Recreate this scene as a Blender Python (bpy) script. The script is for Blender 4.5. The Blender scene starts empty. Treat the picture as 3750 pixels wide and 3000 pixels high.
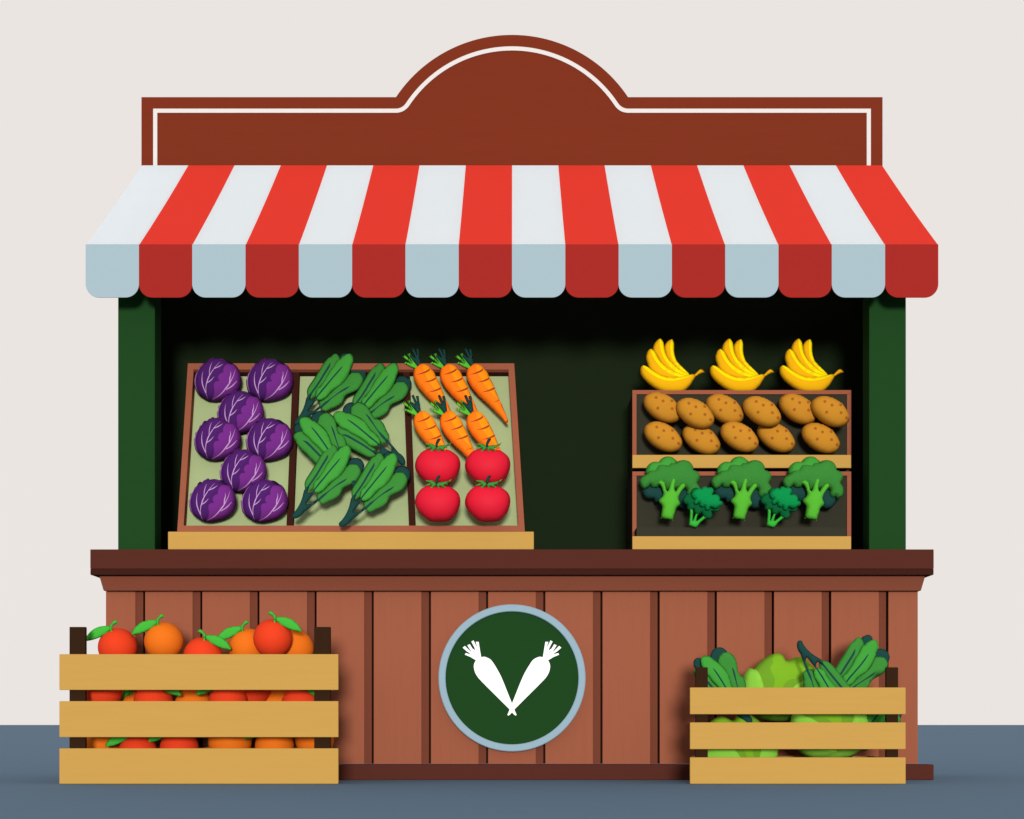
import bpy, bmesh, math, random
import numpy as np
from mathutils import Vector, Matrix
from mathutils.geometry import delaunay_2d_cdt

random.seed(7)
C = bpy.context.scene.collection
SC = bpy.context.scene

# ------------------------------------------------------------------ camera geometry (metres)
D, F, CX, HY = 6.5, 5850.0, 1875.0, 2655.0      # distance to stall front, focal (photo px), horizon row
ZC = 202.0 / F * D                               # eye height
U = 1.0 / 900.0                                  # metres per photo pixel at the stall front (y = 0)

def W(px, py, y):
    k = (D + y) / F
    return Vector(((px - CX) * k, y, ZC - (py - HY) * k))
def sc(y): return (D + y) / D
def row(z, y): return HY - (z - ZC) * F / (D + y)

# ------------------------------------------------------------------ materials
def lin(c):
    return tuple(((v / 255 / 12.92) if v / 255 <= .04045 else ((v / 255 + .055) / 1.055) ** 2.4) for v in c)
GAIN = 1.0
def mat(name, rgb, gain=1.0, rough=.9, spec=.04, kind='plain', var=.04, scale=30):
    m = bpy.data.materials.new(name); m.use_nodes = True
    nt = m.node_tree; b = nt.nodes['Principled BSDF']
    base = [min(.96, v * gain) for v in lin(rgb)]
    b.inputs['Roughness'].default_value = rough
    b.inputs['Specular IOR Level'].default_value = spec
    co = nt.nodes.new('ShaderNodeTexCoord'); mp = nt.nodes.new('ShaderNodeMapping')
    nz = nt.nodes.new('ShaderNodeTexNoise'); nz.inputs['Detail'].default_value = 4
    nt.links.new(co.outputs['Object'], mp.inputs['Vector']); nt.links.new(mp.outputs['Vector'], nz.inputs['Vector'])
    nz.inputs['Scale'].default_value = scale
    if kind == 'woodx': mp.inputs['Scale'].default_value = (.12, 1, 2.2)
    if kind == 'woodz': mp.inputs['Scale'].default_value = (2.2, 1, .12)
    mx = nt.nodes.new('ShaderNodeMix'); mx.data_type = 'RGBA'
    mx.inputs['A'].default_value = (*[v * (1 - var) for v in base], 1)
    mx.inputs['B'].default_value = (*[min(.97, v * (1 + var)) for v in base], 1)
    nt.links.new(nz.outputs['Fac'], mx.inputs['Factor'])
    nt.links.new(mx.outputs['Result'], b.inputs['Base Color'])
    if kind in ('woodx', 'woodz', 'cloth', 'floret', 'peel', 'leaf'):
        bp = nt.nodes.new('ShaderNodeBump')
        st = {'woodx': (.10, .004), 'woodz': (.10, .004), 'cloth': (.06, .003), 'floret': (.45, .008), 'peel': (.15, .003), 'leaf': (.25, .005)}[kind]
        bp.inputs['Strength'].default_value = st[0]; bp.inputs['Distance'].default_value = st[1]
        src = nz
        if kind in ('floret', 'peel', 'leaf'):
            src = nt.nodes.new('ShaderNodeTexNoise'); nt.links.new(co.outputs['Object'], src.inputs['Vector'])
            src.inputs['Scale'].default_value = {'floret': 90, 'peel': 160, 'leaf': 45}[kind]; src.inputs['Detail'].default_value = 2
        nt.links.new(src.outputs['Fac'], bp.inputs['Height']); nt.links.new(bp.outputs['Normal'], b.inputs['Normal'])
    return m

GI = .80
GO = .64
M = {}
def defm(key, rgb, *a, **k): M[key] = mat(key, rgb, *a, **k)
defm('ground paint', (89,111,131), 1.1, rough=.95, spec=.02, var=.03, scale=6)
defm('sign board wood', (133,54,32), 0.57, kind='woodx', var=.05)
defm('cream paint', (234,229,225), GO)
defm('white awning cloth', (228,235,239), .98, kind='cloth', var=.012, scale=60)
defm('red awning cloth', (227,65,52), 1.0, kind='cloth', var=.02, scale=60)
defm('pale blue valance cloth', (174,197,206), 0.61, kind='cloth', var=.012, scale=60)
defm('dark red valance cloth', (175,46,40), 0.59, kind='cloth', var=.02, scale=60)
defm('green paint', (33,74,34), 0.6, var=.04)
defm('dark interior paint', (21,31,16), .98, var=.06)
defm('frame wood', (154,89,65), 0.76, kind='woodx', var=.05)
defm('dark brown wood', (65,32,24), 0.6, kind='woodx', var=.05)
defm('sage liner', (163,178,128), .77, var=.025)
defm('pale crate wood', (209,164,84), 0.615, kind='woodx', var=.045)
defm('counter top wood', (92,47,37), 0.6, kind='woodx', var=.05)
defm('counter moulding wood', (132,73,54), 0.7, kind='woodx', var=.05)
defm('plank wood', (161,94,69), GO, kind='woodz', var=.045)
defm('plank edge wood', (119,65,48), GO, kind='woodz', var=.045)
defm('groove wood', (60,30,22), GO, kind='woodz', var=.04)
defm('pale blue rim paint', (155,183,198), GO)
defm('sign green paint', (33,74,34), 0.58)
defm('white paint', (255,255,255), .80, var=.01)
defm('crate post wood', (54,34,19), GO, kind='woodz', var=.06)
defm('olive interior', (51,50,39), GI, var=.06)
defm('cabbage violet', (113,43,130), 0.76, kind='leaf')
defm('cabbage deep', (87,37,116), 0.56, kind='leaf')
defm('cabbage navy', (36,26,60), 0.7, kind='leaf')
defm('cabbage vein', (204,163,209), 0.68)
defm('teal stem', (31,73,68), 0.62, var=.06)
defm('leaf green', (60,138,56), 0.7, kind='leaf')
defm('leaf bright', (66,158,59), 0.69, kind='leaf')
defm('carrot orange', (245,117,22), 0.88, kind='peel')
defm('carrot lit side', (248,142,18), 0.84, kind='peel')
defm('carrot ridge', (160,66,30), GI)
defm('carrot green', (87,182,52), GI)
defm('tomato red', (235,30,56), 0.63, rough=.6, spec=.08, var=.02)
defm('calyx green', (60,138,56), GI)
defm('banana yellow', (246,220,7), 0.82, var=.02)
defm('banana amber', (234,175,15), 0.78, var=.03)  # shaded side of each banana painted into the skin; the stem shares it
defm('banana freckle', (226,203,14), 0.82)
defm('banana tip', (66,56,42), GI)
defm('banana cut end', (124,90,18), GI)
defm('potato skin', (200,137,42), 0.71, kind='peel', var=.06)
defm('potato eye', (170,98,36), 0.68)
defm('floret bright', (66,158,59), 0.67, kind='floret', var=.06)
defm('floret green', (60,138,56), 0.66, kind='floret', var=.06)
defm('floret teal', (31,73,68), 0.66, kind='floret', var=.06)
defm('stalk green', (87,182,52), 0.69)
defm('young floret', (11,145,75), 0.68, kind='floret', var=.06)
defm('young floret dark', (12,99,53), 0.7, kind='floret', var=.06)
defm('young stalk', (57,181,60), 0.68)
defm('red peel', (241,69,34), 0.64, rough=.7, kind='peel', var=.03)
defm('orange peel', (246,122,29), 0.63, rough=.7, kind='peel', var=.03)
defm('fruit leaf', (68,180,60), 0.72, kind='leaf')
defm('lettuce green', (130,188,40), 0.63, kind='leaf')
defm('lettuce olive', (115,168,43), GO, kind='leaf')
defm('lettuce light', (142,211,70), 0.66, kind='leaf')
defm('lettuce base', (121,178,59), GO, kind='leaf')

def translucent(key, amount):
    nt = M[key].node_tree; b = nt.nodes['Principled BSDF']; out = nt.nodes['Material Output']
    tr = nt.nodes.new('ShaderNodeBsdfTranslucent'); mx = nt.nodes.new('ShaderNodeMixShader'); mx.inputs[0].default_value = amount
    nt.links.new(b.inputs['Base Color'].links[0].from_socket, tr.inputs['Color'])
    nt.links.new(b.outputs[0], mx.inputs[1]); nt.links.new(tr.outputs[0], mx.inputs[2]); nt.links.new(mx.outputs[0], out.inputs['Surface'])
defm('fill light canvas', (240,238,230), 1.0, kind='cloth', var=.02, scale=60)  # for an unseen sheet, translucent so that it brightens the interior
translucent('white awning cloth', .46); translucent('red awning cloth', .46); translucent('fill light canvas', .6)

# ------------------------------------------------------------------ object helpers
def link(name, me, parent=None, mats=()):
    o = bpy.data.objects.new(name, me); C.objects.link(o)
    for m in mats: me.materials.append(M[m])
    if parent is not None: o.parent = parent
    return o
def tag(o, label, cat, group=None):
    o['label'] = label; o['category'] = cat
    if group: o['group'] = group
    return o
def thing(name, loc=(0, 0, 0)):
    o = bpy.data.objects.new(name, None); C.objects.link(o); o.location = loc; o.empty_display_size = .05
    return o
def dup(root):
    r = root.copy(); C.objects.link(r)
    for ch in list(root.children):
        c = ch.copy(); C.objects.link(c); c.parent = r
        for g in list(ch.children):
            d = g.copy(); C.objects.link(d); d.parent = c
    return r
def hexa(bm, front, back, mi=0):
    """box from two quads (tl, tr, br, bl)"""
    f = [bm.verts.new(v) for v in front]; b = [bm.verts.new(v) for v in back]
    fs = [bm.faces.new(f), bm.faces.new(b[::-1])]
    for i in range(4):
        j = (i + 1) % 4
        fs.append(bm.faces.new((f[j], f[i], b[i], b[j])))
    for x in fs: x.material_index = mi
    return fs
def wbox(bm, px0, px1, py0, py1, y0, y1, mi=0):
    """a straight box whose front face fills the given photo rectangle at depth y0 and runs back to y1"""
    a, b = W(px0, py0, y0), W(px1, py1, y0)
    fr = [(a.x, y0, a.z), (b.x, y0, a.z), (b.x, y0, b.z), (a.x, y0, b.z)]
    bk = [(x, y1, z) for x, _, z in fr]
    return hexa(bm, fr, bk, mi)
def cbox(bm, x0, x1, y0, y1, z0, z1, mi=0):
    fr = [(x0, y0, z1), (x1, y0, z1), (x1, y0, z0), (x0, y0, z0)]
    return hexa(bm, fr, [(x, y1, z) for x, _, z in fr], mi)
def finish(name, bm, parent, mats, bevel=0.0, smooth=False, loc=None):
    bmesh.ops.recalc_face_normals(bm, faces=bm.faces)
    if bevel:
        es = [e for e in bm.edges if len(e.link_faces) == 2 and e.calc_face_angle(0) > .5]
        bmesh.ops.bevel(bm, geom=es, offset=bevel, segments=2, affect='EDGES', clamp_overlap=True, profile=.5)
    me = bpy.data.meshes.new(name)
    if loc is not None: bmesh.ops.translate(bm, verts=bm.verts, vec=-Vector(loc))
    bm.to_mesh(me); bm.free()
    if smooth: me.shade_smooth()
    return link(name, me, parent, mats)
def plate(bm, pts, y0, y1, mi=0):
    """polygon (x,z) extruded from y0 to y1"""
    f = [bm.verts.new((x, y0, z)) for x, z in pts]; b = [bm.verts.new((x, y1, z)) for x, z in pts]
    fs = [bm.faces.new(f), bm.faces.new(b[::-1])]
    n = len(f)
    for i in range(n):
        j = (i + 1) % n
        fs.append(bm.faces.new((f[j], f[i], b[i], b[j])))
    for x in fs: x.material_index = mi
    return fs

# ------------------------------------------------------------------ outlines
def cr(P, sp=6.0, closed=True):
    """Catmull-Rom curve through points; a third value of 1 marks a corner; resampled to spacing sp"""
    pts = [(p[0], p[1]) for p in P]; cor = [len(p) > 2 and p[2] == 1 for p in P]
    n = len(pts); out = []
    for i in range(n if closed else n - 1):
        p1, p2 = pts[i], pts[(i + 1) % n]
        p0 = pts[i - 1] if (i > 0 or closed) else p1
        p3 = pts[(i + 2) % n] if (i + 2 < n or closed) else p2
        if cor[i]: p0 = p1
        if cor[(i + 1) % n]: p3 = p2
        L = math.hypot(p2[0] - p1[0], p2[1] - p1[1]); k = max(1, int(round(L / sp)))
        for s in range(k):
            t = s / k; t2, t3 = t * t, t * t * t
            out.append(tuple(.5 * (2 * b + (c - a) * t + (2 * a - 5 * b + 4 * c - d) * t2 + (3 * b - a - 3 * c + d) * t3)
                             for a, b, c, d in zip(p0, p1, p2, p3)))
    if not closed: out.append(pts[-1])
    return out
def stroke(P, w0, w1, w2, sp=6.0):
    """tapered stroke polygon: width w0 at the start, w1 in the middle, w2 at the end"""
    c = cr(P, sp, closed=False); n = len(c); L, R = [], []
    for i, (x, y) in enumerate(c):
        a = c[max(0, i - 1)]; b = c[min(n - 1, i + 1)]
        dx, dy = b[0] - a[0], b[1] - a[1]; l = math.hypot(dx, dy) or 1
        t = i / (n - 1); w = (w0 + (w1 - w0) * t * 2) if t < .5 else (w1 + (w2 - w1) * (t - .5) * 2)
        L.append((x - dy / l * w / 2, y + dx / l * w / 2)); R.append((x + dy / l * w / 2, y - dx / l * w / 2))
    return L + R[::-1]
def ell(cx, cy, rx, ry, deg=0, n=14):
    a = math.radians(deg); out = []
    for i in range(n):
        t = 2 * math.pi * i / n; x, y = rx * math.cos(t), ry * math.sin(t)
        out.append((cx + x * math.cos(a) - y * math.sin(a), cy + x * math.sin(a) + y * math.cos(a)))
    return out
def inside(px, py, poly):
    P = np.asarray(poly); x0, y0 = P[:, 0], P[:, 1]; x1, y1 = np.roll(x0, -1), np.roll(y0, -1)
    px = np.atleast_1d(px)[:, None]; py = np.atleast_1d(py)[:, None]
    c = ((y0 > py) != (y1 > py)) & (px < (x1 - x0) * (py - y0) / np.where(y1 == y0, 1e-12, y1 - y0) + x0)
    return c.sum(1) % 2 == 1
def dist(px, py, poly):
    P = np.asarray(poly); A = P; B = np.roll(P, -1, 0); d = B - A
    q = np.stack([np.atleast_1d(px), np.atleast_1d(py)], 1)
    ap = q[:, None] - A[None]; t = np.clip((ap * d).sum(2) / np.maximum((d * d).sum(1), 1e-12), 0, 1)
    return np.sqrt(((ap - t[..., None] * d) ** 2).sum(2)).min(1)

def puff(name, outline, anchor, T, mats, marks=(), parent=None, y0=0.0, sp=7.0, back=None, rot=0.0, mirror=False, wave=0.0, full=.33):
    """A full, rounded body whose silhouette is the outline (photo px): the height over the outline solves a
    membrane equation, so a circle becomes a ball and a long shape a rounded bar.
    marks: (polygon, material index, relief in metres)."""
    back = T if back is None else back
    O = outline
    marks = [m if len(m) == 3 else (*m, 0.0) for m in marks]
    xs = [p[0] for p in O]; ys = [p[1] for p in O]
    gx, gy = [], []; r = 0; y = min(ys)
    while y < max(ys):
        x = min(xs) + (sp / 2 if r % 2 else 0)
        while x < max(xs): gx.append(x + random.uniform(-.05, .05) * sp); gy.append(y + random.uniform(-.05, .05) * sp); x += sp
        y += sp * .866; r += 1
    gx, gy = np.array(gx), np.array(gy)
    ok = inside(gx, gy, O) & (dist(gx, gy, O) > .5 * sp)
    for poly, _, _ in marks: ok &= dist(gx, gy, poly) > .45 * sp
    verts = [Vector(p) for p in O]; edges = [(i, (i + 1) % len(O)) for i in range(len(O))]
    for poly, _, _ in marks:
        b = len(verts); verts += [Vector(p) for p in poly]; edges += [(b + i, b + (i + 1) % len(poly)) for i in range(len(poly))]
    verts += [Vector((float(a), float(b))) for a, b in zip(gx[ok], gy[ok])]
    V, E, Fc, *_ = delaunay_2d_cdt(verts, edges, [], 0, 1e-3)
    P = np.array([tuple(v) for v in V]); T3 = np.array([f for f in Fc if len(f) == 3])
    cen = P[T3].mean(1); T3 = T3[inside(cen[:, 0], cen[:, 1], O)]
    a2 = np.abs(np.cross(P[T3[:, 1]] - P[T3[:, 0]], P[T3[:, 2]] - P[T3[:, 0]])); T3 = T3[a2 > 1e-6]
    used = np.unique(T3); mp = -np.ones(len(P), int); mp[used] = np.arange(len(used)); P = P[used]; T3 = mp[T3]
    n = len(P); bd = dist(P[:, 0], P[:, 1], O) < 2e-2
    K = np.zeros((n, n)); mass = np.zeros(n)
    for k in range(3):
        i, j, l = T3[:, k], T3[:, (k + 1) % 3], T3[:, (k + 2) % 3]
        e1, e2 = P[i] - P[l], P[j] - P[l]
        cot = (e1 * e2).sum(1) / np.maximum(np.abs(e1[:, 0] * e2[:, 1] - e1[:, 1] * e2[:, 0]), 1e-9)
        w = np.clip(cot, .02, 8) / 2
        np.add.at(K, (i, j), -w); np.add.at(K, (j, i), -w); np.add.at(K, (i, i), w); np.add.at(K, (j, j), w)
        np.add.at(mass, i, np.abs(e1[:, 0] * e2[:, 1] - e1[:, 1] * e2[:, 0]) / 6)
    fr = np.where(~bd)[0]; u = np.zeros(n)
    if len(fr): u[fr] = np.linalg.solve(K[np.ix_(fr, fr)], mass[fr])
    h = np.maximum(u, 0); h = (h / (h.max() or 1)) ** full
    hf, hb = h * T, h * back
    cen = P[T3].mean(1); mi = np.zeros(len(T3), int)
    for poly, idx, rel in marks:
        mi[inside(cen[:, 0], cen[:, 1], poly)] = idx
        if rel:
            ins = inside(P[:, 0], P[:, 1], poly) & ~bd
            dd = dist(P[:, 0], P[:, 1], poly); s = np.clip(dd / (sp * 1.2), 0, 1) * ins
            hf = hf + rel * np.maximum(s, .0); hb = hb + rel * s
    a = math.radians(rot)
    X = (P[:, 0] - anchor[0]) * U; Z = -(P[:, 1] - anchor[1]) * U
    X, Z = X * math.cos(a) - Z * math.sin(a), X * math.sin(a) + Z * math.cos(a)
    if mirror: X = -X
    off = y0 + (wave * np.sin(X * 40 + Z * 27) if wave else 0)
    co = [(X[i], (off if np.isscalar(off) else off[i]) - hf[i], Z[i]) for i in range(n)]
    bidx = np.full(n, -1)
    for i in range(n):
        if bd[i]: bidx[i] = i
        else: bidx[i] = len(co); co.append((X[i], (off if np.isscalar(off) else off[i]) + hb[i], Z[i]))
    faces, mats_i = [], []
    for (i, j, k), m in zip(T3, mi):
        faces.append((i, j, k)); mats_i.append(m)
        t = (bidx[k], bidx[j], bidx[i])
        if set(t) != {i, j, k}: faces.append(t); mats_i.append(m)
    me = bpy.data.meshes.new(name)
    me.from_pydata([tuple(map(float, c)) for c in co], [], [tuple(int(x) for x in f) for f in faces])
    me.polygons.foreach_set('material_index', [int(m) for m in mats_i])
    bm = bmesh.new(); bm.from_mesh(me); bmesh.ops.recalc_face_normals(bm, faces=bm.faces); bm.to_mesh(me); bm.free()
    me.shade_smooth()
    return link(name, me, parent, mats)

def zoom(x0, y0, s):
    """reads points noted in an enlarged crop back into photo pixels"""
    return lambda L: [(x0 + p[0] * s, y0 + p[1] * s, *p[2:]) for p in L]

# ------------------------------------------------------------------ the setting
bm = bmesh.new(); cbox(bm, -3000, 3000, -60, 6000, -1, 0)
g = finish('ground', bm, None, ['ground paint']); g['kind'] = 'structure'; g['label'] = 'flat plain blue grey ground reaching to the horizon'

# ------------------------------------------------------------------ the stall
stall = tag(thing('market_stall'), 'greengrocer stall with red and white striped awning, blank brown signboard and brown plank counter', 'market stall')
yC, yP, yB = .03, -.03, .52          # counter front, posts, back panel
# plinth, counter front, moulding, top
bm = bmesh.new(); wbox(bm, 330, 3420, 2800, 2857, 0, .075); finish('plinth', bm, stall, ['counter top wood'], .004)
zc0, zc1 = W(0, 2800, 0).z + .002, W(0, 2167, yC).z
bm = bmesh.new()
xl, xr = W(388, 0, yC).x, W(3361, 0, yC).x
cbox(bm, xl, xr, yC + .05, .76, zc0, zc1, 2)
edges = [388] + sum([[496 + 209.4 * k, 523.4 + 209.4 * k, 531.6 + 209.4 * k] for k in range(14)], []) + [3361]
for k in range(15):
    a = edges[0] if k == 0 else edges[3 * k]; b = edges[3 * k + 1] if k < 14 else edges[-1]
    cbox(bm, W(a, 0, yC).x, W(b, 0, yC).x, yC, yC + .0495, zc0, zc1, 0)
    if k < 14:
        c = edges[3 * k + 2]
        cbox(bm, W(b, 0, yC).x, W(c, 0, yC).x, yC + .005, yC + .0495, zc0, zc1, 1)
finish('counter_front', bm, stall, ['plank wood', 'plank edge wood', 'groove wood'])
bm = bmesh.new()
t0, t1 = W(363, 2109, -.022), W(3389, 2109, -.022); b0, b1 = W(379, 2167, .0), W(3373, 2167, .0)
zt = t0.z; zb = zc1 + .001
hexa(bm, [(t0.x, -.022, zt), (t1.x, -.022, zt), (b1.x, 0, zb), (b0.x, 0, zb)], [(t0.x, .78, zt), (t1.x, .78, zt), (b1.x, .78, zb), (b0.x, .78, zb)])
finish('moulding', bm, stall, ['counter moulding wood'], .003)
yT = -.06
zl = W(0, 2109, yT).z; zm = W(0, 2084, yT).z; ztop = W(0, 2012, yT).z
x0, x1 = W(330, 0, yT).x, W(3420, 0, yT).x
bm = bmesh.new(); cbox(bm, x0, x1, yT, .8, zm + .0005, ztop); ct = finish('counter_top', bm, stall, ['counter top wood'], .003)
bm = bmesh.new(); cbox(bm, x0 + .001, x1 - .001, yT + .001, .79, zt + .001, zm); finish('counter_edge', bm, stall, ['dark brown wood'])
# posts, side panels, back panel
for a, b in ((432, 567), (3183, 3318)):
    bm = bmesh.new(); xa, xb = W(a, 0, yP).x, W(b, 0, yP).x
    cbox(bm, xa, xb, yP, yP + .12, ztop + .0005, 2.2); finish('post', bm, stall, ['green paint'], .003)
xa, xb = W(440, 0, yP).x, W(3310, 0, yP).x
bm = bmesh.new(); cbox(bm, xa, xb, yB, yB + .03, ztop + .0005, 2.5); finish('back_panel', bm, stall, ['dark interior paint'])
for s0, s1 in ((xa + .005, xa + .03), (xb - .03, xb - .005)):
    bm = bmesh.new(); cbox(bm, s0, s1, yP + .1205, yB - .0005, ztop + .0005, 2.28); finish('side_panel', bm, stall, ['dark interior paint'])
# awning
yA0, yA1 = -.16, .34
bm = bmesh.new()
TH = .012
for k in range(16):
    a, b = W(520 + 169.4 * k, 606, yA1), W(520 + 169.4 * (k + 1), 606, yA1)
    c, d = W(315 + 195 * (k + 1), 897, yA0), W(315 + 195 * k, 897, yA0)
    # each stripe sags a little between the two rails
    N = 8; rows = []
    for i in range(N + 1):
        t = i / N; sag = -.018 * math.sin(math.pi * t)
        l = a.lerp(d, t); r = b.lerp(c, t); l.z += sag * .3; r.z += sag * .3
        rows.append((l, r))
    for (l0, r0), (l1, r1) in zip(rows, rows[1:]):
        dn = Vector((0, 0, -TH))
        vs = [bm.verts.new(v) for v in (l0, r0, r1, l1)]; f = bm.faces.new(vs); f.material_index = k % 2
        ws = [bm.verts.new(v + dn) for v in (l0, r0, r1, l1)]; f = bm.faces.new(ws[::-1]); f.material_index = k % 2
        for q in range(4):
            on_edge = (q == 0 and l0 is rows[0][0]) or (q == 2 and l1 is rows[-1][0]) or (q == 3 and k == 0) or (q == 1 and k == 15)
            if on_edge:
                p = (q + 1) % 4; f = bm.faces.new((vs[p], vs[q], ws[q], ws[p])); f.material_index = k % 2
bmesh.ops.remove_doubles(bm, verts=bm.verts, dist=1e-5)
aw = finish('awning', bm, stall, ['white awning cloth', 'red awning cloth'])
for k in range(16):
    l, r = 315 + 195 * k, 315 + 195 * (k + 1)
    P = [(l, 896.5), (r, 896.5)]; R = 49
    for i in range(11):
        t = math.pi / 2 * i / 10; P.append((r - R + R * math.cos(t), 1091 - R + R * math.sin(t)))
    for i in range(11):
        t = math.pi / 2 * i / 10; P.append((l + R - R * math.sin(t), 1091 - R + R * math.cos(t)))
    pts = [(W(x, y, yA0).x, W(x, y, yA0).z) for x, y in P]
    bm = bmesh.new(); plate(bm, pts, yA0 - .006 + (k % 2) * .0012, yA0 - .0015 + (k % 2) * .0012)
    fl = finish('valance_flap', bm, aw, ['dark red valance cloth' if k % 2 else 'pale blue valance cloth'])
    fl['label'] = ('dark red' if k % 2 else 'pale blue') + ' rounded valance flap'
# unseen translucent canvas added to pass light inside, and two arms under the awning
bm = bmesh.new(); cbox(bm, xa + .08, xb - .08, .42, yB + .03, 2.503, 2.507); finish('fill_light_canvas', bm, stall, ['fill light canvas'])
for x in (W(500, 0, yP).x, W(3250, 0, yP).x):
    bm = bmesh.new(); z0 = W(0, 897, yA0).z - .012
    cbox(bm, x - .02, x + .02, yA0 + .03, yP + .06, z0 - .02, z0); finish('awning_arm', bm, stall, ['green paint'])
# sign board with its cream line
yS = .365
def sign_path(d, bottom):
    P = [(518 + d, bottom), (518 + d, 356 + d)]
    th0, th1 = math.pi / 2, math.atan2(638 - 356, 1875 - 1450)
    L = []
    if d == 0: L.append((1450, 356))
    else:
        for i in range(11):
            t = th0 + (th1 - th0) * i / 10; L.append((1450 + d * math.cos(t), 356 + d * math.sin(t)))
    R = 510 - d; a0 = math.atan2(356 - 638, 1450 - 1875); a1 = -math.pi / 2
    a0 = a0 if a0 < 0 else a0 - 2 * math.pi
    for i in range(1, 25):
        t = a0 + (a1 - a0) * i / 24; L.append((1875 + R * math.cos(t), 638 + R * math.sin(t)))
    P += L
    return P + [(3750 - x, y) for x, y in P[::-1][1:]]
so = [(W(x, y, yS).x, W(x, y, yS).z) for x, y in sign_path(0, 640)]
bm = bmesh.new(); plate(bm, so, yS, yS + .05)
sb = finish('signboard', bm, stall, ['sign board wood']); sb['label'] = 'blank brown signboard with arched top'
bm = bmesh.new()
A = [(W(x, y, yS).x, W(x, y, yS).z) for x, y in sign_path(43.5, 640)]; B = [(W(x, y, yS).x, W(x, y, yS).z) for x, y in sign_path(58.5, 640)]
for i in range(len(A) - 1):
    q = [A[i], A[i + 1], B[i + 1], B[i]]
    f = [bm.verts.new((x, yS - .004, z)) for x, z in q]; b = [bm.verts.new((x, yS + .001, z)) for x, z in q]
    bm.faces.new(f); bm.faces.new(b[::-1])
    for p in (0, 2): bm.faces.new((f[p + 1], f[p], b[p], b[p + 1]))
bmesh.ops.remove_doubles(bm, verts=bm.verts, dist=1e-5)
ln = finish('border_line', bm, sb, ['cream paint'])

# ------------------------------------------------------------------ round sign on the counter front
yR = -.01
rs = tag(thing('round_sign', W(1875, 2752, yR)), 'round green sign with pale blue rim and two crossed white carrots', 'sign')
def disc(bm, r, y0, y1, n=96):
    c = W(1875, 2483, y0); k = sc(y0) * U
    plate(bm, [(c.x + r * k * math.sin(2 * math.pi * i / n), c.z + r * k * math.cos(2 * math.pi * i / n)) for i in range(n)], y0, y1)
def local(o, root):
    o.data.transform(Matrix.Translation(-root.location)); return o
bm = bmesh.new(); n = 96; c = W(1875, 2483, yR); k = sc(yR) * U
ring = []
for i in range(n):
    s, q = math.sin(2 * math.pi * i / n), math.cos(2 * math.pi * i / n)
    ring.append([bm.verts.new((c.x + r * k * s, y, c.z + r * k * q)) for r, y in ((269.6, yC - .0005), (269.6, yR + .003), (266.5, yR), (246, yR), (243.5, yR + .003), (243.5, yC - .0005))])
for i in range(n):
    j = (i + 1) % n
    for t in range(5): bm.faces.new((ring[i][t], ring[i][t + 1], ring[j][t + 1], ring[j][t]))
local(finish('rim', bm, rs, ['pale blue rim paint']), rs)
bm = bmesh.new(); disc(bm, 243.6, yR + .012, yC - .001); local(finish('sign_face', bm, rs, ['sign green paint']), rs)
zk = zoom(1580, 2180, .34783)
carrot_logo = [(468,685,1),(447,735),(455,800),(490,865),(560,940),(650,1030),(740,1120),(823,1203),(850,1235),(870,1257),(890,1268),(896,1255),(890,1245),(873,1203),(848,1140),(800,1020),(760,920),(720,830),(665,735),(625,680),(580,655),(555,648),(523,652,1),(497,491,1),(466,491,1),(485,560,1),(443,476,1),(420,488,1),(452,550,1),(463,583,1),(432,562,1),(404,516,1),(378,528,1),(428,608,1),(352,534,1),(329,553,1),(365,585,1),(422,626,1),(362,609,1),(351,626,1),(410,650,1)]
lo = cr(zk(carrot_logo), 5)
for q in (0, 1):
    y0 = yR + .009 - q * .003
    P = [((3750 - x) if q else x, y) for x, y in lo]
    bm = bmesh.new(); q2 = [(W(x, y, y0).x, W(x, y, y0).z) for x, y in P]; nn = len(q2)
    V, E, Fc, *_ = delaunay_2d_cdt([Vector(v) for v in q2], [(i, (i + 1) % nn) for i in range(nn)], [], 0, 1e-6)
    fv = [bm.verts.new((v.x, y0, v.y)) for v in V]; bv = [bm.verts.new((v.x, yR + .0125, v.y)) for v in V]; cnt = {}
    for t in Fc:
        c = sum((V[i] for i in t), Vector((0, 0))) / 3
        if inside(c.x, c.y, q2)[0]:
            bm.faces.new([fv[i] for i in t]); bm.faces.new([bv[i] for i in t[::-1]])
            for i in range(3): e = (t[i], t[(i + 1) % 3]); cnt[tuple(sorted(e))] = cnt.get(tuple(sorted(e)), 0) + 1
    for (i, j), n_ in cnt.items():
        if n_ == 1: bm.faces.new((fv[i], fv[j], bv[j], bv[i]))
    local(finish('carrot_emblem', bm, rs, ['white paint']), rs)

# ------------------------------------------------------------------ tilted display tray
yt0, yt1 = .0, .32
BL, BR, TL, TR = W(649, 1947, yt0), W(1922, 1947, yt0), W(688, 1331, yt1), W(1883, 1331, yt1)
THETA = math.atan2(yt1 - yt0, TL.z - BL.z)
NRM = Vector((0, -math.cos(THETA), math.sin(THETA)))       # towards the customer
DEP = .05
tray = tag(thing('display_tray', (W(1285, 0, 0).x, .1, ztop)), 'leaning wooden tray with pale green lining and three compartments, on the counter', 'display tray')
def T(o): o.data.transform(Matrix.Translation(-tray.location)); return o
bm = bmesh.new(); a, b = W(615, 1947, -.05), W(1955, 1947, -.05)
cbox(bm, a.x, b.x, -.05, .42, ztop + .0005, a.z); T(finish('base_board', bm, tray, ['pale crate wood'], .003))
def on_plane(px, py, off=0.0):
    """photo pixel -> point on the tray's rim plane pushed back by off along its normal"""
    o = Vector((0, -D, ZC)); d = (W(px, py, 0) - o); p0 = BL - NRM * off
    t = (p0 - o).dot(NRM) / d.dot(NRM); return o + d * t
def rail(name, q, material, depth, mi_inner=None, lift=0):
    fr = [on_plane(*p) + NRM * lift for p in q]; bk = [p - NRM * depth for p in fr]
    bm = bmesh.new(); hexa(bm, fr, bk); return T(finish(name, bm, tray, [material]))
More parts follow.
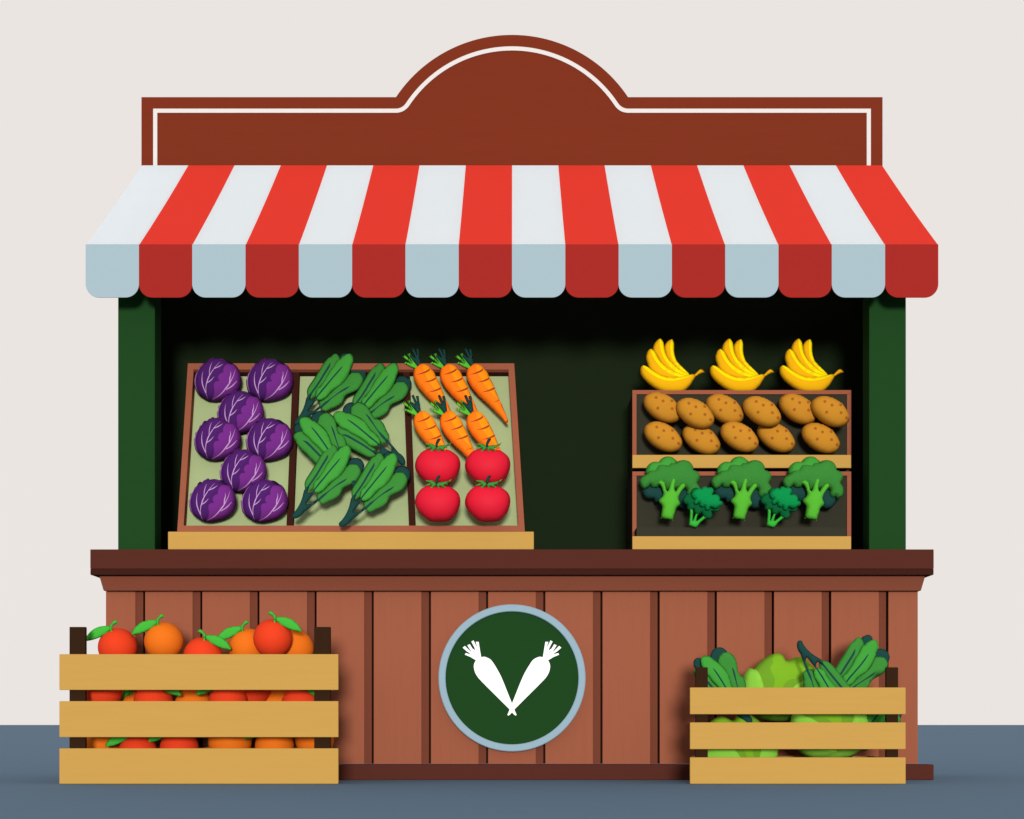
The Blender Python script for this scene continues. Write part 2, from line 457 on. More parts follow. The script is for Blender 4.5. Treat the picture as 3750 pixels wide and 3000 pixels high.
rail('frame_rail', [(688,1331),(1883,1331),(1862,1353.5),(709,1353.5)], 'frame wood', .02)
rail('frame_rail', [(650.5,1925),(1920.5,1925),(1922,1946.6),(649,1946.6)], 'frame wood', DEP + .02)
rail('frame_rail', [(688,1331),(709,1353.5),(672.5,1925),(650.5,1925)], 'frame wood', DEP + .02)
rail('frame_rail', [(1862,1353.5),(1883,1331),(1920.5,1925),(1898,1925)], 'frame wood', DEP + .02)
# top wall behind the rail, its shaded lower face painted in as dark wood
fr = [on_plane(*p) - NRM * .0205 for p in [(694,1331),(1877,1331),(1862,1353.5),(709,1353.5)]]
bm = bmesh.new(); hexa(bm, fr, [p - NRM * (DEP - .0005) for p in fr]); T(finish('top_board', bm, tray, ['dark brown wood']))
fr = [on_plane(*p) - NRM * DEP for p in [(694,1340),(1877,1340),(1914,1940),(656,1940)]]
bm = bmesh.new(); hexa(bm, fr, [p - NRM * .015 for p in fr]); T(finish('lining', bm, tray, ['sage liner']))
for q in ([(1072,1354),(1096.5,1354),(1073,1924.5),(1049,1924.5)], [(1476,1354),(1499.5,1354),(1521.5,1924.5),(1497.5,1924.5)]):
    fr = [on_plane(*p, off=.02) for p in q]
    bm = bmesh.new(); hexa(bm, fr, [p - NRM * (DEP - .0205) for p in fr]); T(finish('divider', bm, tray, ['dark brown wood']))
# a back stay carries the leaning tray
bm = bmesh.new(); cbox(bm, BL.x + .25, BR.x - .25, .35, .38, a.z + .0005, a.z + .62); T(finish('stay', bm, tray, ['dark brown wood']))

def put(o, px, py, y, stretch=1.0, tilt=0.0):
    o.location = W(px, py, y); s = sc(y); o.scale = (s, s, s * stretch); o.rotation_euler = (-tilt, 0, 0)
    return o
def put_tray(o, px, py, lift, tilt=True):
    """rest on the tray lining at this photo pixel, lifted by lift metres towards the eye"""
    p = on_plane(px, py, off=DEP); y = p.y - lift
    return put(o, px, py, y, 1.175 if tilt else 1.0, THETA if tilt else 0.0)

# ------------------------------------------------------------------ red cabbages
z1 = zoom(700, 1300, .10433)
cb_anchor = (797, 1390)
cabbage = thing('red_cabbage')
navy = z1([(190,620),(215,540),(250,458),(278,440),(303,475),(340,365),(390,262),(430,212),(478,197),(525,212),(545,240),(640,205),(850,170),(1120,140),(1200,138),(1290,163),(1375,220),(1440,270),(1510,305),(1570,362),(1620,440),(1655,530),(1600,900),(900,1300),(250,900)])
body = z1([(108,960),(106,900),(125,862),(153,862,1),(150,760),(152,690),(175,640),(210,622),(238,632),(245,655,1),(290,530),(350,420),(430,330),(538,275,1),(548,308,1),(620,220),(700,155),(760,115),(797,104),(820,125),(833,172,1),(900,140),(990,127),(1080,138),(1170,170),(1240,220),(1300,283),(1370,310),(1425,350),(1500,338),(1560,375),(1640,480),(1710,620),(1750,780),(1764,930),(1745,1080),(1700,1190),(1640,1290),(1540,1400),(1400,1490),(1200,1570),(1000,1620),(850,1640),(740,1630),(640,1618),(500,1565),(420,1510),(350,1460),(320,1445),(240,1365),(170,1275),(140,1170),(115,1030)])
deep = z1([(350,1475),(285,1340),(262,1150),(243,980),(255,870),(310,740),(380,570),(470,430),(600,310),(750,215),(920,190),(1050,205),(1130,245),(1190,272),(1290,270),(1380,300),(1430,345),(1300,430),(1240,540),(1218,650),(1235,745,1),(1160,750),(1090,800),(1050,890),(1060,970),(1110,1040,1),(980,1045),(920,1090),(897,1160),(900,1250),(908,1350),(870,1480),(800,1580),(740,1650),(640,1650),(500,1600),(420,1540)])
veins = [([(640,1605),(615,1450),(625,1230),(670,1070),(740,890),(860,690),(960,540),(1110,345)], 6, 36, 3),
         ([(610,1440),(540,1270),(495,1100),(490,880),(518,685)], 32, 36, 3),
         ([(752,830),(757,680),(785,520),(830,375)], 14, 26, 3), ([(915,605),(1030,560),(1130,495),(1208,430)], 26, 30, 3),
         ([(665,1105),(760,1055),(850,980),(918,893)], 26, 28, 3), ([(295,1375),(225,1200),(200,1000),(235,780),(310,610),(450,432)], 4, 34, 3),
         ([(785,1620),(1000,1530),(1170,1410),(1330,1230),(1450,1060),(1560,820),(1615,575)], 4, 40, 3),
         ([(1425,1100),(1450,900),(1475,800),(1462,665)], 22, 34, 3), ([(1310,1310),(1470,1210),(1590,1090),(1678,965)], 26, 34, 3)]
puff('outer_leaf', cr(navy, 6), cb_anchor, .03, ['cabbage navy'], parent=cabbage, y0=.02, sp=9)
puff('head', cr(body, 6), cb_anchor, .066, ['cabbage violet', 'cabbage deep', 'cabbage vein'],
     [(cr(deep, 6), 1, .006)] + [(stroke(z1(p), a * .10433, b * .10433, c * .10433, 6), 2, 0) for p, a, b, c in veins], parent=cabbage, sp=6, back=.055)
cab = [((797,1390),0,'red cabbage at the top left corner of the tray'), ((987,1391),0,'red cabbage at the top of the tray beside the first divider'),
       ((880,1508.5),1,'red cabbage in the second row, overlapping the two cabbages at the top'),
       ((796,1606.5),2,'red cabbage midway down the tray against its left rail'), ((985.5,1608),2,'red cabbage midway down the tray touching the first divider'),
       ((890,1722.5),3,'red cabbage wedged above the two lowest cabbages'),
       ((777.5,1831),4,'red cabbage at the bottom left corner of the tray'), ((967.5,1832.5),4,'red cabbage at the bottom of the tray beside the first divider')]
for i, ((px, py), r, lb) in enumerate(cab):
    o = cabbage if i == 0 else dup(cabbage)
    put_tray(o, px, py, .072 + .004 * r, False); tag(o, lb, 'cabbage', 'red cabbages in the tray')

# ------------------------------------------------------------------ leafy green bunches
z2 = zoom(1060, 1580, .19711)
A_MID = (1237.1, 1710.1)
lf_left = z2([(320,1075),(300,1000),(300,930),(330,850),(380,760),(450,640),(500,570),(560,460),(620,370),(700,290),(775,232),(840,255),(880,320),(885,400),(800,600),(600,900),(460,1050),(410,1090),(375,1102)])
lf_right = z2([(530,1160),(535,1215),(560,1270),(610,1310),(650,1322),(700,1312),(760,1275),(850,1240),(920,1200),(970,1150),(1000,1080),(1040,1025),(1150,965),(1240,910),(1300,840),(1330,760),(1320,690),(1280,630),(1210,597),(1150,597),(1075,612),(900,800),(600,1100)])
lf_mid = z2([(475,1110),(463,1060),(470,990),(500,935),(560,870),(640,760),(710,615),(770,540),(820,430),(870,380),(960,310),(1050,280),(1110,305),(1135,370),(1130,460),(1080,610),(1050,700),(1000,790),(930,870),(850,930),(780,975),(720,1040),(640,1120),(560,1155),(500,1145)])
tip1 = z2([(850,255),(905,205),(960,183),(1010,190),(1048,225),(1063,280),(1040,500),(820,520)])
tip2 = z2([(1090,475),(1225,443),(1300,465),(1355,520),(1380,600),(1360,680),(1325,728),(1150,850),(1000,700)])
stem_full = z2([(98,1545,1),(150,1490),(210,1400),(265,1270),(300,1103,1),(350,1035),(450,880),(560,700),(650,550),(710,442,1),(712,490),(690,560),(580,740),(500,870),(420,990),(385,1060),(367,1125,1),(385,1145),(415,1150),(460,1130),(520,1065),(590,970),(640,915),(780,750),(920,570),(945,543),(948,555),(900,640),(800,770),(700,890),(580,1035),(470,1175),(358,1350,1),(400,1360),(450,1340),(560,1250),(640,1175),(690,1143),(850,1035),(1000,930),(1087,878,1),(1060,920),(1000,970),(880,1040),(760,1120),(680,1200),(560,1310),(330,1495,1),(300,1540),(230,1595),(150,1618),(115,1605),(97,1565)])
stem_low = z2([(98,1545,1),(150,1490),(210,1400),(265,1270),(300,1103,1),(345,1040,1),(400,1025,1),(385,1060),(367,1125,1),(385,1145),(415,1150),(460,1130),(510,1075,1),(545,1080,1),(470,1175),(358,1350,1),(400,1360),(450,1340),(545,1260,1),(600,1275,1),(560,1310),(330,1495,1),(300,1540),(230,1595),(150,1618),(115,1605),(97,1565)])
def bunch(rot):
    r = thing('leafy_green_bunch'); SF = cr(stem_full, 6); k = dict(parent=r, rot=rot)
    puff('back_leaf', cr(tip1, 6), A_MID, .007, ['teal stem'], y0=.020, sp=9, **k)
    puff('back_leaf', cr(tip2, 6), A_MID, .007, ['teal stem'], y0=.020, sp=9, **k)
    puff('leaf', cr(lf_left, 6), A_MID, .010, ['leaf green', 'teal stem'], [(SF, 1, .002)], y0=.004, sp=8, wave=.003, **k)
    puff('leaf', cr(lf_right, 6), A_MID, .010, ['leaf green', 'teal stem'], [(SF, 1, .002)], y0=.004, sp=8, wave=.003, **k)
    puff('leaf', cr(lf_mid, 6), A_MID, .012, ['leaf bright', 'teal stem'], [(SF, 1, .002)], y0=-.010, sp=8, wave=.002, **k)
    puff('stem', cr(stem_low, 5), A_MID, .014, ['teal stem'], y0=-.006, sp=7, **k)
    return r
bA = bunch(0)
gB = 'leafy green bunches in the tray'
gC = 'leafy green bunches in the crate'
ax, ay = A_MID
spec = [(bA, ax + 8.6, ay - 336.7, .068, 'leafy green bunch at the top of the middle compartment beside the upper cabbages'),
        (None, ax + 174.1, ay - 302.3, .070, 'leafy green bunch at the top of the middle compartment beside the carrot tops'),
        ('b', 1295.4, 1556.1, .094, 'leafy green bunch lying with its tips up left and its stalk towards the tomatoes'),
        ('c', 1161, 1589.2, .116, 'leafy green bunch with wide tips over the divider, at mid height beside the cabbages'),
        (None, ax, ay, .136, 'leafy green bunch at the bottom of the tray, stalk end beside the lowest cabbages'),
        (None, ax + 170.7, ay + 29.6, .138, 'lowest leafy green bunch, its leaves beside the tomatoes')]
for src, px, py, lift, lb in spec:
    o = bA if src is bA else bunch(92.3) if src == 'b' else bunch(77.4) if src == 'c' else dup(bA)
    put_tray(o, px, py, lift); tag(o, lb, 'leafy greens', gB)

# ------------------------------------------------------------------ carrots
z3 = zoom(1460, 1270, .19481)
ca = (1790, 1440)
root_o = z3([(1305,405),(1350,368),(1405,345),(1455,339),(1520,352),(1580,390),(1630,440),(1690,540),(1760,670),(1810,790),(1880,960),(1945,1110),(2000,1235),(2060,1395),(2068,1430),(2055,1446),(2025,1440),(1980,1390),(1900,1300),(1770,1170),(1650,1050),(1520,930),(1400,800),(1330,700),(1280,600),(1264,510),(1275,450)])
lit_side = z3([(1440,320,1),(1445,400),(1475,530),(1540,680),(1600,780),(1690,890),(1800,1000),(1943,1110,1),(2010,1080,1),(1800,500,1),(1600,330,1)])  # lit flank painted into the skin as a lighter orange
ridge = [(0,0,1),(100,-15),(180,-48),(235,-88),(267,-130,1),(262,-74),(230,-36),(175,-6),(100,8)]
def rdg(x, y, s): return cr(z3([(x + p[0] * s, y + p[1] * s, *p[2:]) for p in ridge]), 5)
greens1 = z3([(1320,420,1),(1097,300,1),(1115,272,1),(1222,300,1),(1056,172,1),(1098,137,1),(1235,268,1),(1145,125,1),(1190,103,1),(1240,185,1),(1370,375,1)])
greens2 = z3([(1350,385,1),(1182,185,1),(1213,163,1),(1298,222,1),(1220,53,1),(1263,32,1),(1335,180,1),(1303,58,1),(1358,58,1),(1410,365,1)])
carrot = thing('carrot')
puff('root', cr(root_o, 6), ca, .036, ['carrot orange', 'carrot lit side', 'carrot ridge'],
     [(cr(lit_side, 6), 1, 0)] + [(rdg(*q), 2, 0) for q in ((1322,595,1), (1455,752,.94), (1560,922,.93), (1765,1103,.46))], parent=carrot, sp=7)
puff('greens', cr(greens1, 4), ca, .005, ['carrot green'], parent=carrot, y0=.000, sp=5, full=.22)
gt = puff('greens', cr(greens2, 4), ca, .005, ['teal stem'], parent=carrot, y0=-.012, sp=5, full=.22); gt['label'] = 'dark teal carrot greens'
cl = ['upper row carrot nearest the leafy greens', 'middle carrot of the upper row', 'upper row carrot beside the right rail, whole down to its tip',
      'lower row carrot nearest the leafy greens, tip behind a tomato', 'middle carrot of the lower row, pointing between the upper two tomatoes', 'lower row carrot beside the right rail, tip behind a tomato']
for i in range(6):
    o = carrot if i == 0 else dup(carrot); r, c = divmod(i, 3)
    put_tray(o, ca[0] - 195.2 + 97.6 * c, ca[1] + 173.3 * r, .072 + .03 * r); tag(o, cl[i], 'carrot', 'carrots in the tray')

# ------------------------------------------------------------------ tomatoes
z4 = zoom(1400, 1220, .4289); z5 = zoom(1500, 1600, .09276)
ta = (1602, 1840)
tb = z4([(278,1440),(285,1405),(300,1370),(340,1325),(390,1303),(440,1303),(470,1312),(520,1308),(570,1310),(615,1335),(652,1372),(667,1425),(660,1480),(635,1540),(590,1590),(560,1605),(520,1612),(430,1613),(390,1598),(340,1560),(300,1510),(283,1475)])
sh = lambda L: [(p[0], p[1] + 133.4, *p[2:]) for p in L]
cal = sh(z5([(655,370,1),(780,368),(880,365),(960,390),(1010,425),(1055,465),(1100,480),(1140,465),(1270,432),(1400,425),(1550,390),(1692,312,1),(1640,385),(1600,430),(1490,488,1),(1535,520,1),(1370,552,1),(1420,600),(1450,640),(1430,652),(1280,620),(1230,602),(1205,630),(1200,725,1),(1130,650),(1075,562,1),(950,670),(812,760,1),(830,690),(905,542,1),(760,560),(612,590,1),(750,505),(848,480,1),(750,440)]))
tst = sh(z5([(1058,480),(1048,400),(1070,310),(1110,220),(1155,178),(1220,180),(1262,205),(1200,310),(1150,400),(1138,490),(1105,527),(1070,515)]))
tomato = thing('tomato')
puff('body', cr(tb, 6), ta, .082, ['tomato red'], parent=tomato, sp=7)
puff('calyx', cr(cal, 4), ta, .005, ['calyx green'], parent=tomato, y0=-.060, sp=5, full=.22)
puff('stem', cr(tst, 4), ta, .008, ['teal stem'], parent=tomato, y0=-.066, sp=4)
tl = ['red tomato below the carrots, beside the second divider', 'red tomato below the carrots, beside the right rail',
      'red tomato in the bottom row, beside the second divider', 'red tomato in the bottom right corner of the tray']
for i in range(4):
    o = tomato if i == 0 else dup(tomato); r, c = divmod(i, 2)
    put_tray(o, ta[0] + 183.1 * c, ta[1] - 133.4 * (1 - r), .156 + .016 * r, False); tag(o, tl[i], 'tomato', 'tomatoes in the tray')

# ------------------------------------------------------------------ two display crates
def display_crate(y, yback, top, lab, board):
    r = tag(thing('display_crate', W(2716, board[1], y + .14)), lab, 'display crate', 'display crates on the counter')
    L = lambda o: (o.data.transform(Matrix.Translation(-r.location)), o)[1]
    yp = y + .14
    bm = bmesh.new(); wbox(bm, 2316, 3117, board[0], board[1], y, y + .02); L(finish('front_board', bm, r, ['pale crate wood'], .002))
    zb = W(0, board[1], y).z
    a, b, t = W(2316, 0, yp).x, W(3117, 0, yp).x, W(0, top, yp).z
    bm = bmesh.new(); cbox(bm, a + .004, b - .004, yp + .0205, yback, zb, t - .003); cbox(bm, W(2322, 0, y).x, W(3111, 0, y).x, y + .0205, yp + .02, zb, zb + .02)
    L(finish('body', bm, r, ['olive interior']))
    bm = bmesh.new(); ai, bi, ti = W(2331, 0, yp).x, W(3102, 0, yp).x, W(0, top + 15, yp).z
    cbox(bm, ai, bi, yp + .008, yp + .020, zb, ti); L(finish('back_panel', bm, r, ['olive interior']))
    bm = bmesh.new(); cbox(bm, a, b, yp, yp + .02, ti, t); L(finish('frame_rail', bm, r, ['frame wood']))
    for p, q in ((a, ai), (bi, b)):
        bm = bmesh.new(); cbox(bm, p, q, yp, yp + .02, zb + .0205, ti - .0005); L(finish('frame_rail', bm, r, ['frame wood']))
    return r, L, zb, yp
lowc = display_crate(-.05, .5, 1727, 'framed dark display crate of broccoli standing on the counter', (1964, 2012))
upc = display_crate(.09, .5, 1429, 'framed dark display crate of potatoes stacked above the broccoli', (1666, 1714))
# raised shelf in each crate, feet under the upper crate
r, L, zb, yp = lowc
bm = bmesh.new(); cbox(bm, W(2331.5, 0, -.02).x, W(3099, 0, -.02).x, -.02, yp + .0075, zb + .0205, W(0, 1934, 0).z); L(finish('shelf', bm, r, ['olive interior']))
r, L, zb, yp = upc
zlow = W(0, 1727, .08).z
for x in (2420, 3010):
    bm = bmesh.new(); xx = W(x, 0, .3).x; cbox(bm, xx - .03, xx + .03, .27, .45, zlow + .0005, zb - .0005); L(finish('foot', bm, r, ['dark interior paint']))

# ------------------------------------------------------------------ potatoes
pa = (0, 0)
pot_o = [(p[0] + 3 * math.sin(p[1] / 25), p[1]) for p in ell(0, 0, 74, 50, 31, 40)]
eyes = [(-27,-29),(-1.9,-15.2),(31.1,-18),(-21,10.2),(31.3,12),(53.2,29.2)]
potato = thing('potato')
pb = puff('skin', pot_o, pa, .05, ['potato skin', 'potato eye'], [(ell(x, y, 6, 6, 0, 10), 1, -.001) for x, y in eyes], parent=potato, sp=7)
P4 = lambda x, y: (2280 + x * .487, 1200 + y * .487)
pots = [((300,602),.16,'potato at the left end of the upper potato row'), ((545,645),.11,'second potato of the upper row, sagging lower than its neighbours'),
        ((769,616),.17,'potato of the upper row under the gap between the first two banana bunches'), ((1048,632),.11,'potato of the upper row standing alone between touching pairs'),
        ((1319,613),.17,'potato of the upper row tucked behind the last one on the right'), ((1561,632),.11,'potato at the right end of the upper row, over the frame'),
        ((305,823),.15,'potato at the left end of the lower potato row'), ((592,842),.17,'potato in the lower row, the lowest of all, touching the pale board'),
        ((879,823),.13,'potato in the middle of the lower row'), ((1154,826),.18,'potato of the lower row partly behind one from the row above'),
        ((1490,833),.14,'potato at the right end of the lower row, apart from the others')]
for i, (c, y, lb) in enumerate(pots):
    o = potato if i == 0 else dup(potato)
    put(o, *P4(*c), y); tag(o, lb, 'potato', 'potatoes in the upper display crate')

# ------------------------------------------------------------------ bananas
z6 = zoom(2330, 1230, .12523)
ba = (2460, 1447)
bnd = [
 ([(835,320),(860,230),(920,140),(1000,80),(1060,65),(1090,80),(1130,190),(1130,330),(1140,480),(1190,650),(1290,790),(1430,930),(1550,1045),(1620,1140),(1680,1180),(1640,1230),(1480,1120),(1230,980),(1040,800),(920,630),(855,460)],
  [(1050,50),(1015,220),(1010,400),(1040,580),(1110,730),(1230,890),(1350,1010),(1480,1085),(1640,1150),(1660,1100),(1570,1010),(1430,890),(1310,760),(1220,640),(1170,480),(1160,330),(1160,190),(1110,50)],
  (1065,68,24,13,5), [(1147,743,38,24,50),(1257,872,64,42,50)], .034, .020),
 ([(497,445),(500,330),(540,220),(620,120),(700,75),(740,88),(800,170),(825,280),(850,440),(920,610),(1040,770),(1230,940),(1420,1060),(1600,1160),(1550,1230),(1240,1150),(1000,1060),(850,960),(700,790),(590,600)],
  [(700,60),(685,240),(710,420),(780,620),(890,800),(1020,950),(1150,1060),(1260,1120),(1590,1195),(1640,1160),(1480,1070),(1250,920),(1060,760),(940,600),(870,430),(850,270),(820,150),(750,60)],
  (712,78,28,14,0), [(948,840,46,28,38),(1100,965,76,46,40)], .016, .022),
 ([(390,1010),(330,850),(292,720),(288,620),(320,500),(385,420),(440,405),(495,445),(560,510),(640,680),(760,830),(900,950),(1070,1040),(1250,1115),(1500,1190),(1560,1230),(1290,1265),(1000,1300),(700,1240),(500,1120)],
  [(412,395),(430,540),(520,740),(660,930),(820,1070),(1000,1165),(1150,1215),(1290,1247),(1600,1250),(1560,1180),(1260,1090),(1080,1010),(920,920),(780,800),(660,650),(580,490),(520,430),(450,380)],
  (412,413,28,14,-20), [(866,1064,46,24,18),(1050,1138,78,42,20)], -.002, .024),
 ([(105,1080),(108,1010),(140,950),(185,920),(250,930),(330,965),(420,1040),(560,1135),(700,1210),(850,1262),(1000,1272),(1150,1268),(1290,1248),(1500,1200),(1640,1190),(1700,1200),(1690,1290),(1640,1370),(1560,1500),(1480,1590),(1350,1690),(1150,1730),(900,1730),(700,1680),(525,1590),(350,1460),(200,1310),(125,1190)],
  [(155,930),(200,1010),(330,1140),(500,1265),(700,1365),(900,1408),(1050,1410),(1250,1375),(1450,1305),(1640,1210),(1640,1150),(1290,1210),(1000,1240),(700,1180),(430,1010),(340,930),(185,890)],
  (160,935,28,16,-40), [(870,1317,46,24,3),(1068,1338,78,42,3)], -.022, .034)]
bananas = thing('banana_bunch')
st = z6([(1500,1240),(1560,1170),(1620,1140),(1705,1150),(1760,1095),(1840,1015),(1880,990),(1940,1000),(1985,1050),(2010,1090),(1890,1130),(1750,1210),(1670,1310),(1600,1400),(1520,1350)])
puff('stem', cr(st, 4), ba, .020, ['banana amber', 'banana cut end'], [(cr(z6([(1838,1013),(1880,975),(1960,985),(2025,1100),(1920,1065)]), 4), 1, 0)], parent=bananas, y0=-.004, sp=5)
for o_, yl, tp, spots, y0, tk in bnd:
    mk = [(cr(z6(yl), 5), 1, 0)] + [(ell(*z6([(s[0], s[1])])[0], s[2] * .12523, s[3] * .12523, s[4], 12), 2, 0) for s in spots]  # yellow upper side laid over the amber that stands for shade
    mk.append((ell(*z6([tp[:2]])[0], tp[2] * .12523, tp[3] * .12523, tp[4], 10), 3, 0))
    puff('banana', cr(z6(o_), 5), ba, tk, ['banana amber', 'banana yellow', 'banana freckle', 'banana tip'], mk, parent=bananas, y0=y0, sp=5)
bl = ['yellow banana bunch at the left end on top of the potato crate', 'middle yellow banana bunch on top of the potato crate', 'yellow banana bunch at the right end on top of the potato crate']
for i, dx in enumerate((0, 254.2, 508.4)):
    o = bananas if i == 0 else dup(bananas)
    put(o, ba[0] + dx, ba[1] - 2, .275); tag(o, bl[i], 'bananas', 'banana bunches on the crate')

# ------------------------------------------------------------------ broccoli
z7 = zoom(2330, 1650, .17387)
bra = (2440, 1908)
bro = thing('broccoli')
puff('floret', cr(z7([(215,500),(205,430),(225,340),(280,270),(360,225),(440,220),(480,228,1),(530,165),(600,122),(680,108),(760,122),(830,175),(872,237),(800,500),(400,600)]), 5), bra, .035, ['floret bright'], parent=bro, y0=.020, sp=8)
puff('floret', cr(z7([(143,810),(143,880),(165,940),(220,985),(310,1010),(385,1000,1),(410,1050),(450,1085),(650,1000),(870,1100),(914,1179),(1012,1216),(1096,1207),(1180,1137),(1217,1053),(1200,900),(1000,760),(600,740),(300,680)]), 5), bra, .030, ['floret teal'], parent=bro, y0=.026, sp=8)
puff('crown', cr(z7([(72,660),(85,600),(130,545),(215,500),(260,445),(310,420),(390,415,1),(420,350),(480,300),(550,288),(620,302),(655,325,1),(690,280),(750,256),(818,266,1),(870,230),(950,205),(1030,203),(1110,230),(1170,285),(1205,360),(1205,415,1),(1270,430),(1320,480),(1345,560),(1330,640),(1290,695,1),(1335,750),(1354,815),(1348,927),(1292,997),(1208,1019),(1180,975,1),(1140,992),(1096,983),(1048,913),(1060,843,1),(1000,800),(900,820),(828,833),(790,847),(700,830),(660,857),(610,845),(560,760),(487,755),(440,790),(370,795),(310,770),(288,735,1),(250,785),(175,815),(140,805),(90,735)]), 5), bra, .045, ['floret green'], parent=bro, y0=0, sp=7)
puff('stalk', cr(z7([(443,713,1),(475,655,1),(535,652,1),(585,710),(600,780),(612,850),(642,885,1),(665,845),(690,730),(725,640),(730,590,1),(775,600),(835,580,1),(820,660),(795,770),(788,845),(808,890,1),(850,820),(910,745),(985,700,1),(1010,745),(1045,780,1),(960,860),(900,950),(877,1040),(890,1095),(908,1140),(895,1180),(845,1225),(820,1270),(785,1380),(752,1497,1),(500,1453,1),(525,1270),(530,1210),(505,1160),(458,1110),(458,1070),(480,1040),(530,1000),(553,930),(535,850),(495,770)]), 5), bra, .028, ['stalk green'], parent=bro, y0=-.036, sp=7)
brl = ['large broccoli head at the left end of the lower display crate', 'large broccoli head in the middle, between the two small dark ones', 'large broccoli head at the right end of the lower display crate']
for i in range(3):
    o = bro if i == 0 else dup(bro)
    put(o, bra[0] + 262 * i, bra[1], .018); tag(o, brl[i], 'broccoli', 'large broccoli heads')
yba = (2535, 1930)
yb = thing('young_broccoli')
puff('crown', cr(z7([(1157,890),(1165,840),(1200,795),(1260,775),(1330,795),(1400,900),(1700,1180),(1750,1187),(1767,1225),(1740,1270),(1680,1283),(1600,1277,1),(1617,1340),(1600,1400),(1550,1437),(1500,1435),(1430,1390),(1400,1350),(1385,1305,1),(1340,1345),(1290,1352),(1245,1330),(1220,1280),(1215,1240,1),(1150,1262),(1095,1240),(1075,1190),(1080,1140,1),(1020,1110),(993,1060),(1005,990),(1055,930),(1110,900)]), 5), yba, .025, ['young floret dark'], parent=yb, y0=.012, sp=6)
puff('floret', cr(z7([(1150,955),(1165,900),(1215,845),(1320,797),(1357,825,1),(1390,785),(1440,770),(1497,800,1),(1540,787),(1600,805),(1628,870),(1590,943,1),(1650,932),(1720,955),(1760,1020),(1752,1068,1),(1795,1080),(1813,1125),(1795,1170),(1750,1187),(1700,1225),(1630,1237),(1548,1205,1),(1540,1250),(1490,1278),(1445,1255),(1427,1197,1),(1380,1212),(1325,1185),(1310,1127,1),(1280,1155),(1240,1158),(1200,1125),(1197,1090),(1228,1043,1),(1180,1025)]), 5), yba, .025, ['young floret'], parent=yb, y0=-.018, sp=6)
puff('stalk', cr(z7([(1135,1225,1),(1195,1225,1),(1203,1310),(1188,1480,1),(1260,1325,1),(1315,1330,1),(1280,1410),(1267,1475,1),(1290,1475),(1420,1370,1),(1475,1415,1),(1370,1500),(1320,1560),(1280,1612),(1250,1622),(1190,1605),(1117,1575),(1115,1550),(1130,1400)]), 5), yba, .012, ['young stalk'], parent=yb, y0=.004, sp=5)
for i, lb in enumerate(('small blue green broccoli sprig beside the first large head', 'small blue green broccoli sprig beside the last large head')):
    o = yb if i == 0 else dup(yb)
    put(o, yba[0] + 285 * i, yba[1], -.045); tag(o, lb, 'broccoli', 'small broccoli sprigs')

# ------------------------------------------------------------------ slatted crates on the ground
def slat_crate(x0, x1, rows, posts, ptop, lab):
    yf = -.45; r = tag(thing('wooden_crate', (W((x0 + x1) / 2, 0, yf).x, -.25, 0)), lab, 'crate', 'slatted crates on the ground')
    L = lambda o: (o.data.transform(Matrix.Translation(-r.location)), o)[1]
    wx = lambda p: W(p, 0, yf).x
    zs = [(max(.001, W(0, b, yf).z), W(0, a, yf).z) for a, b in rows]
    yb = -.07
    pin, pout = [(wx(a), wx(b)) for a, b in posts]; ml, mr = sum(pin) / 2, sum(pout) / 2
    for z0, z1 in zs:
        bm = bmesh.new(); cbox(bm, wx(x0), wx(x1), yf, yf + .018, z0, z1); s = L(finish('slat', bm, r, ['pale crate wood'], .002))
        bm = bmesh.new(); cbox(bm, ml, mr, yb, yb + .016, z0 + .004, z1 - .002); s = L(finish('slat', bm, r, ['pale crate wood'], .002))
        for xa in (ml, mr - .012):
            bm = bmesh.new(); cbox(bm, xa, xa + .012, yf + .0405, yb - .0005, z0 + .004, z1 - .002); L(finish('slat', bm, r, ['pale crate wood'], .002))
    for a, b in (pin, pout):
        bm = bmesh.new(); cbox(bm, a, b, yf + .0185, yf + .040, .0015, W(0, ptop, yf + .0185).z); L(finish('post', bm, r, ['crate post wood'], .002))
    bm = bmesh.new(); cbox(bm, ml + .0125, mr - .0125, yf + .042, yb - .032, .003, .018); L(finish('bottom_board', bm, r, ['pale crate wood']))
    return r
slat_crate(217, 1239, [(2396,2527),(2568,2700),(2741,2872)], [(249,308),(1148,1208)], 2296, 'large slatted wooden crate of red and orange fruit on the ground')
slat_crate(2527, 3317, [(2518,2616),(2646,2744),(2774,2872)], [(2550.5,2594.5),(3250,3294)], 2444, 'smaller slatted wooden crate of lettuce and leafy greens on the ground')

# ------------------------------------------------------------------ fruit in the left crate
z8 = zoom(300, 2230, .18553)
fa = (431, 2371)
leaf_o = z8([(108,625),(130,570),(200,480),(300,400),(420,358),(520,348),(610,350),(640,380),(610,430),(520,510),(430,560),(340,600),(230,632),(135,645)])
fst_o = z8([(600,352),(630,310),(670,265),(708,235),(760,262),(768,285),(740,303),(690,330),(660,365),(652,420),(662,500),(642,518),(622,502),(612,430)])
def fruit(colour, leaf):
    r = thing('citrus_fruit')
    bm = bmesh.new(); bmesh.ops.create_uvsphere(bm, u_segments=40, v_segments=24, radius=71 * U)
    for v in bm.verts:
        q = v.co.length; t = max(0, v.co.z / q); v.co *= 1 - .05 * max(0, t - .965) / .035
    finish('peel', bm, r, [colour], smooth=True)
    if leaf:
        puff('leaf', cr(leaf_o, 5), fa, .007, ['fruit leaf'], parent=r, y0=-.040, sp=6, mirror=leaf < 0)
        puff('stem', cr(fst_o, 4), fa, .008, ['fruit leaf'], parent=r, y0=-.046, sp=5, mirror=leaf < 0)
    return r
protos = {}
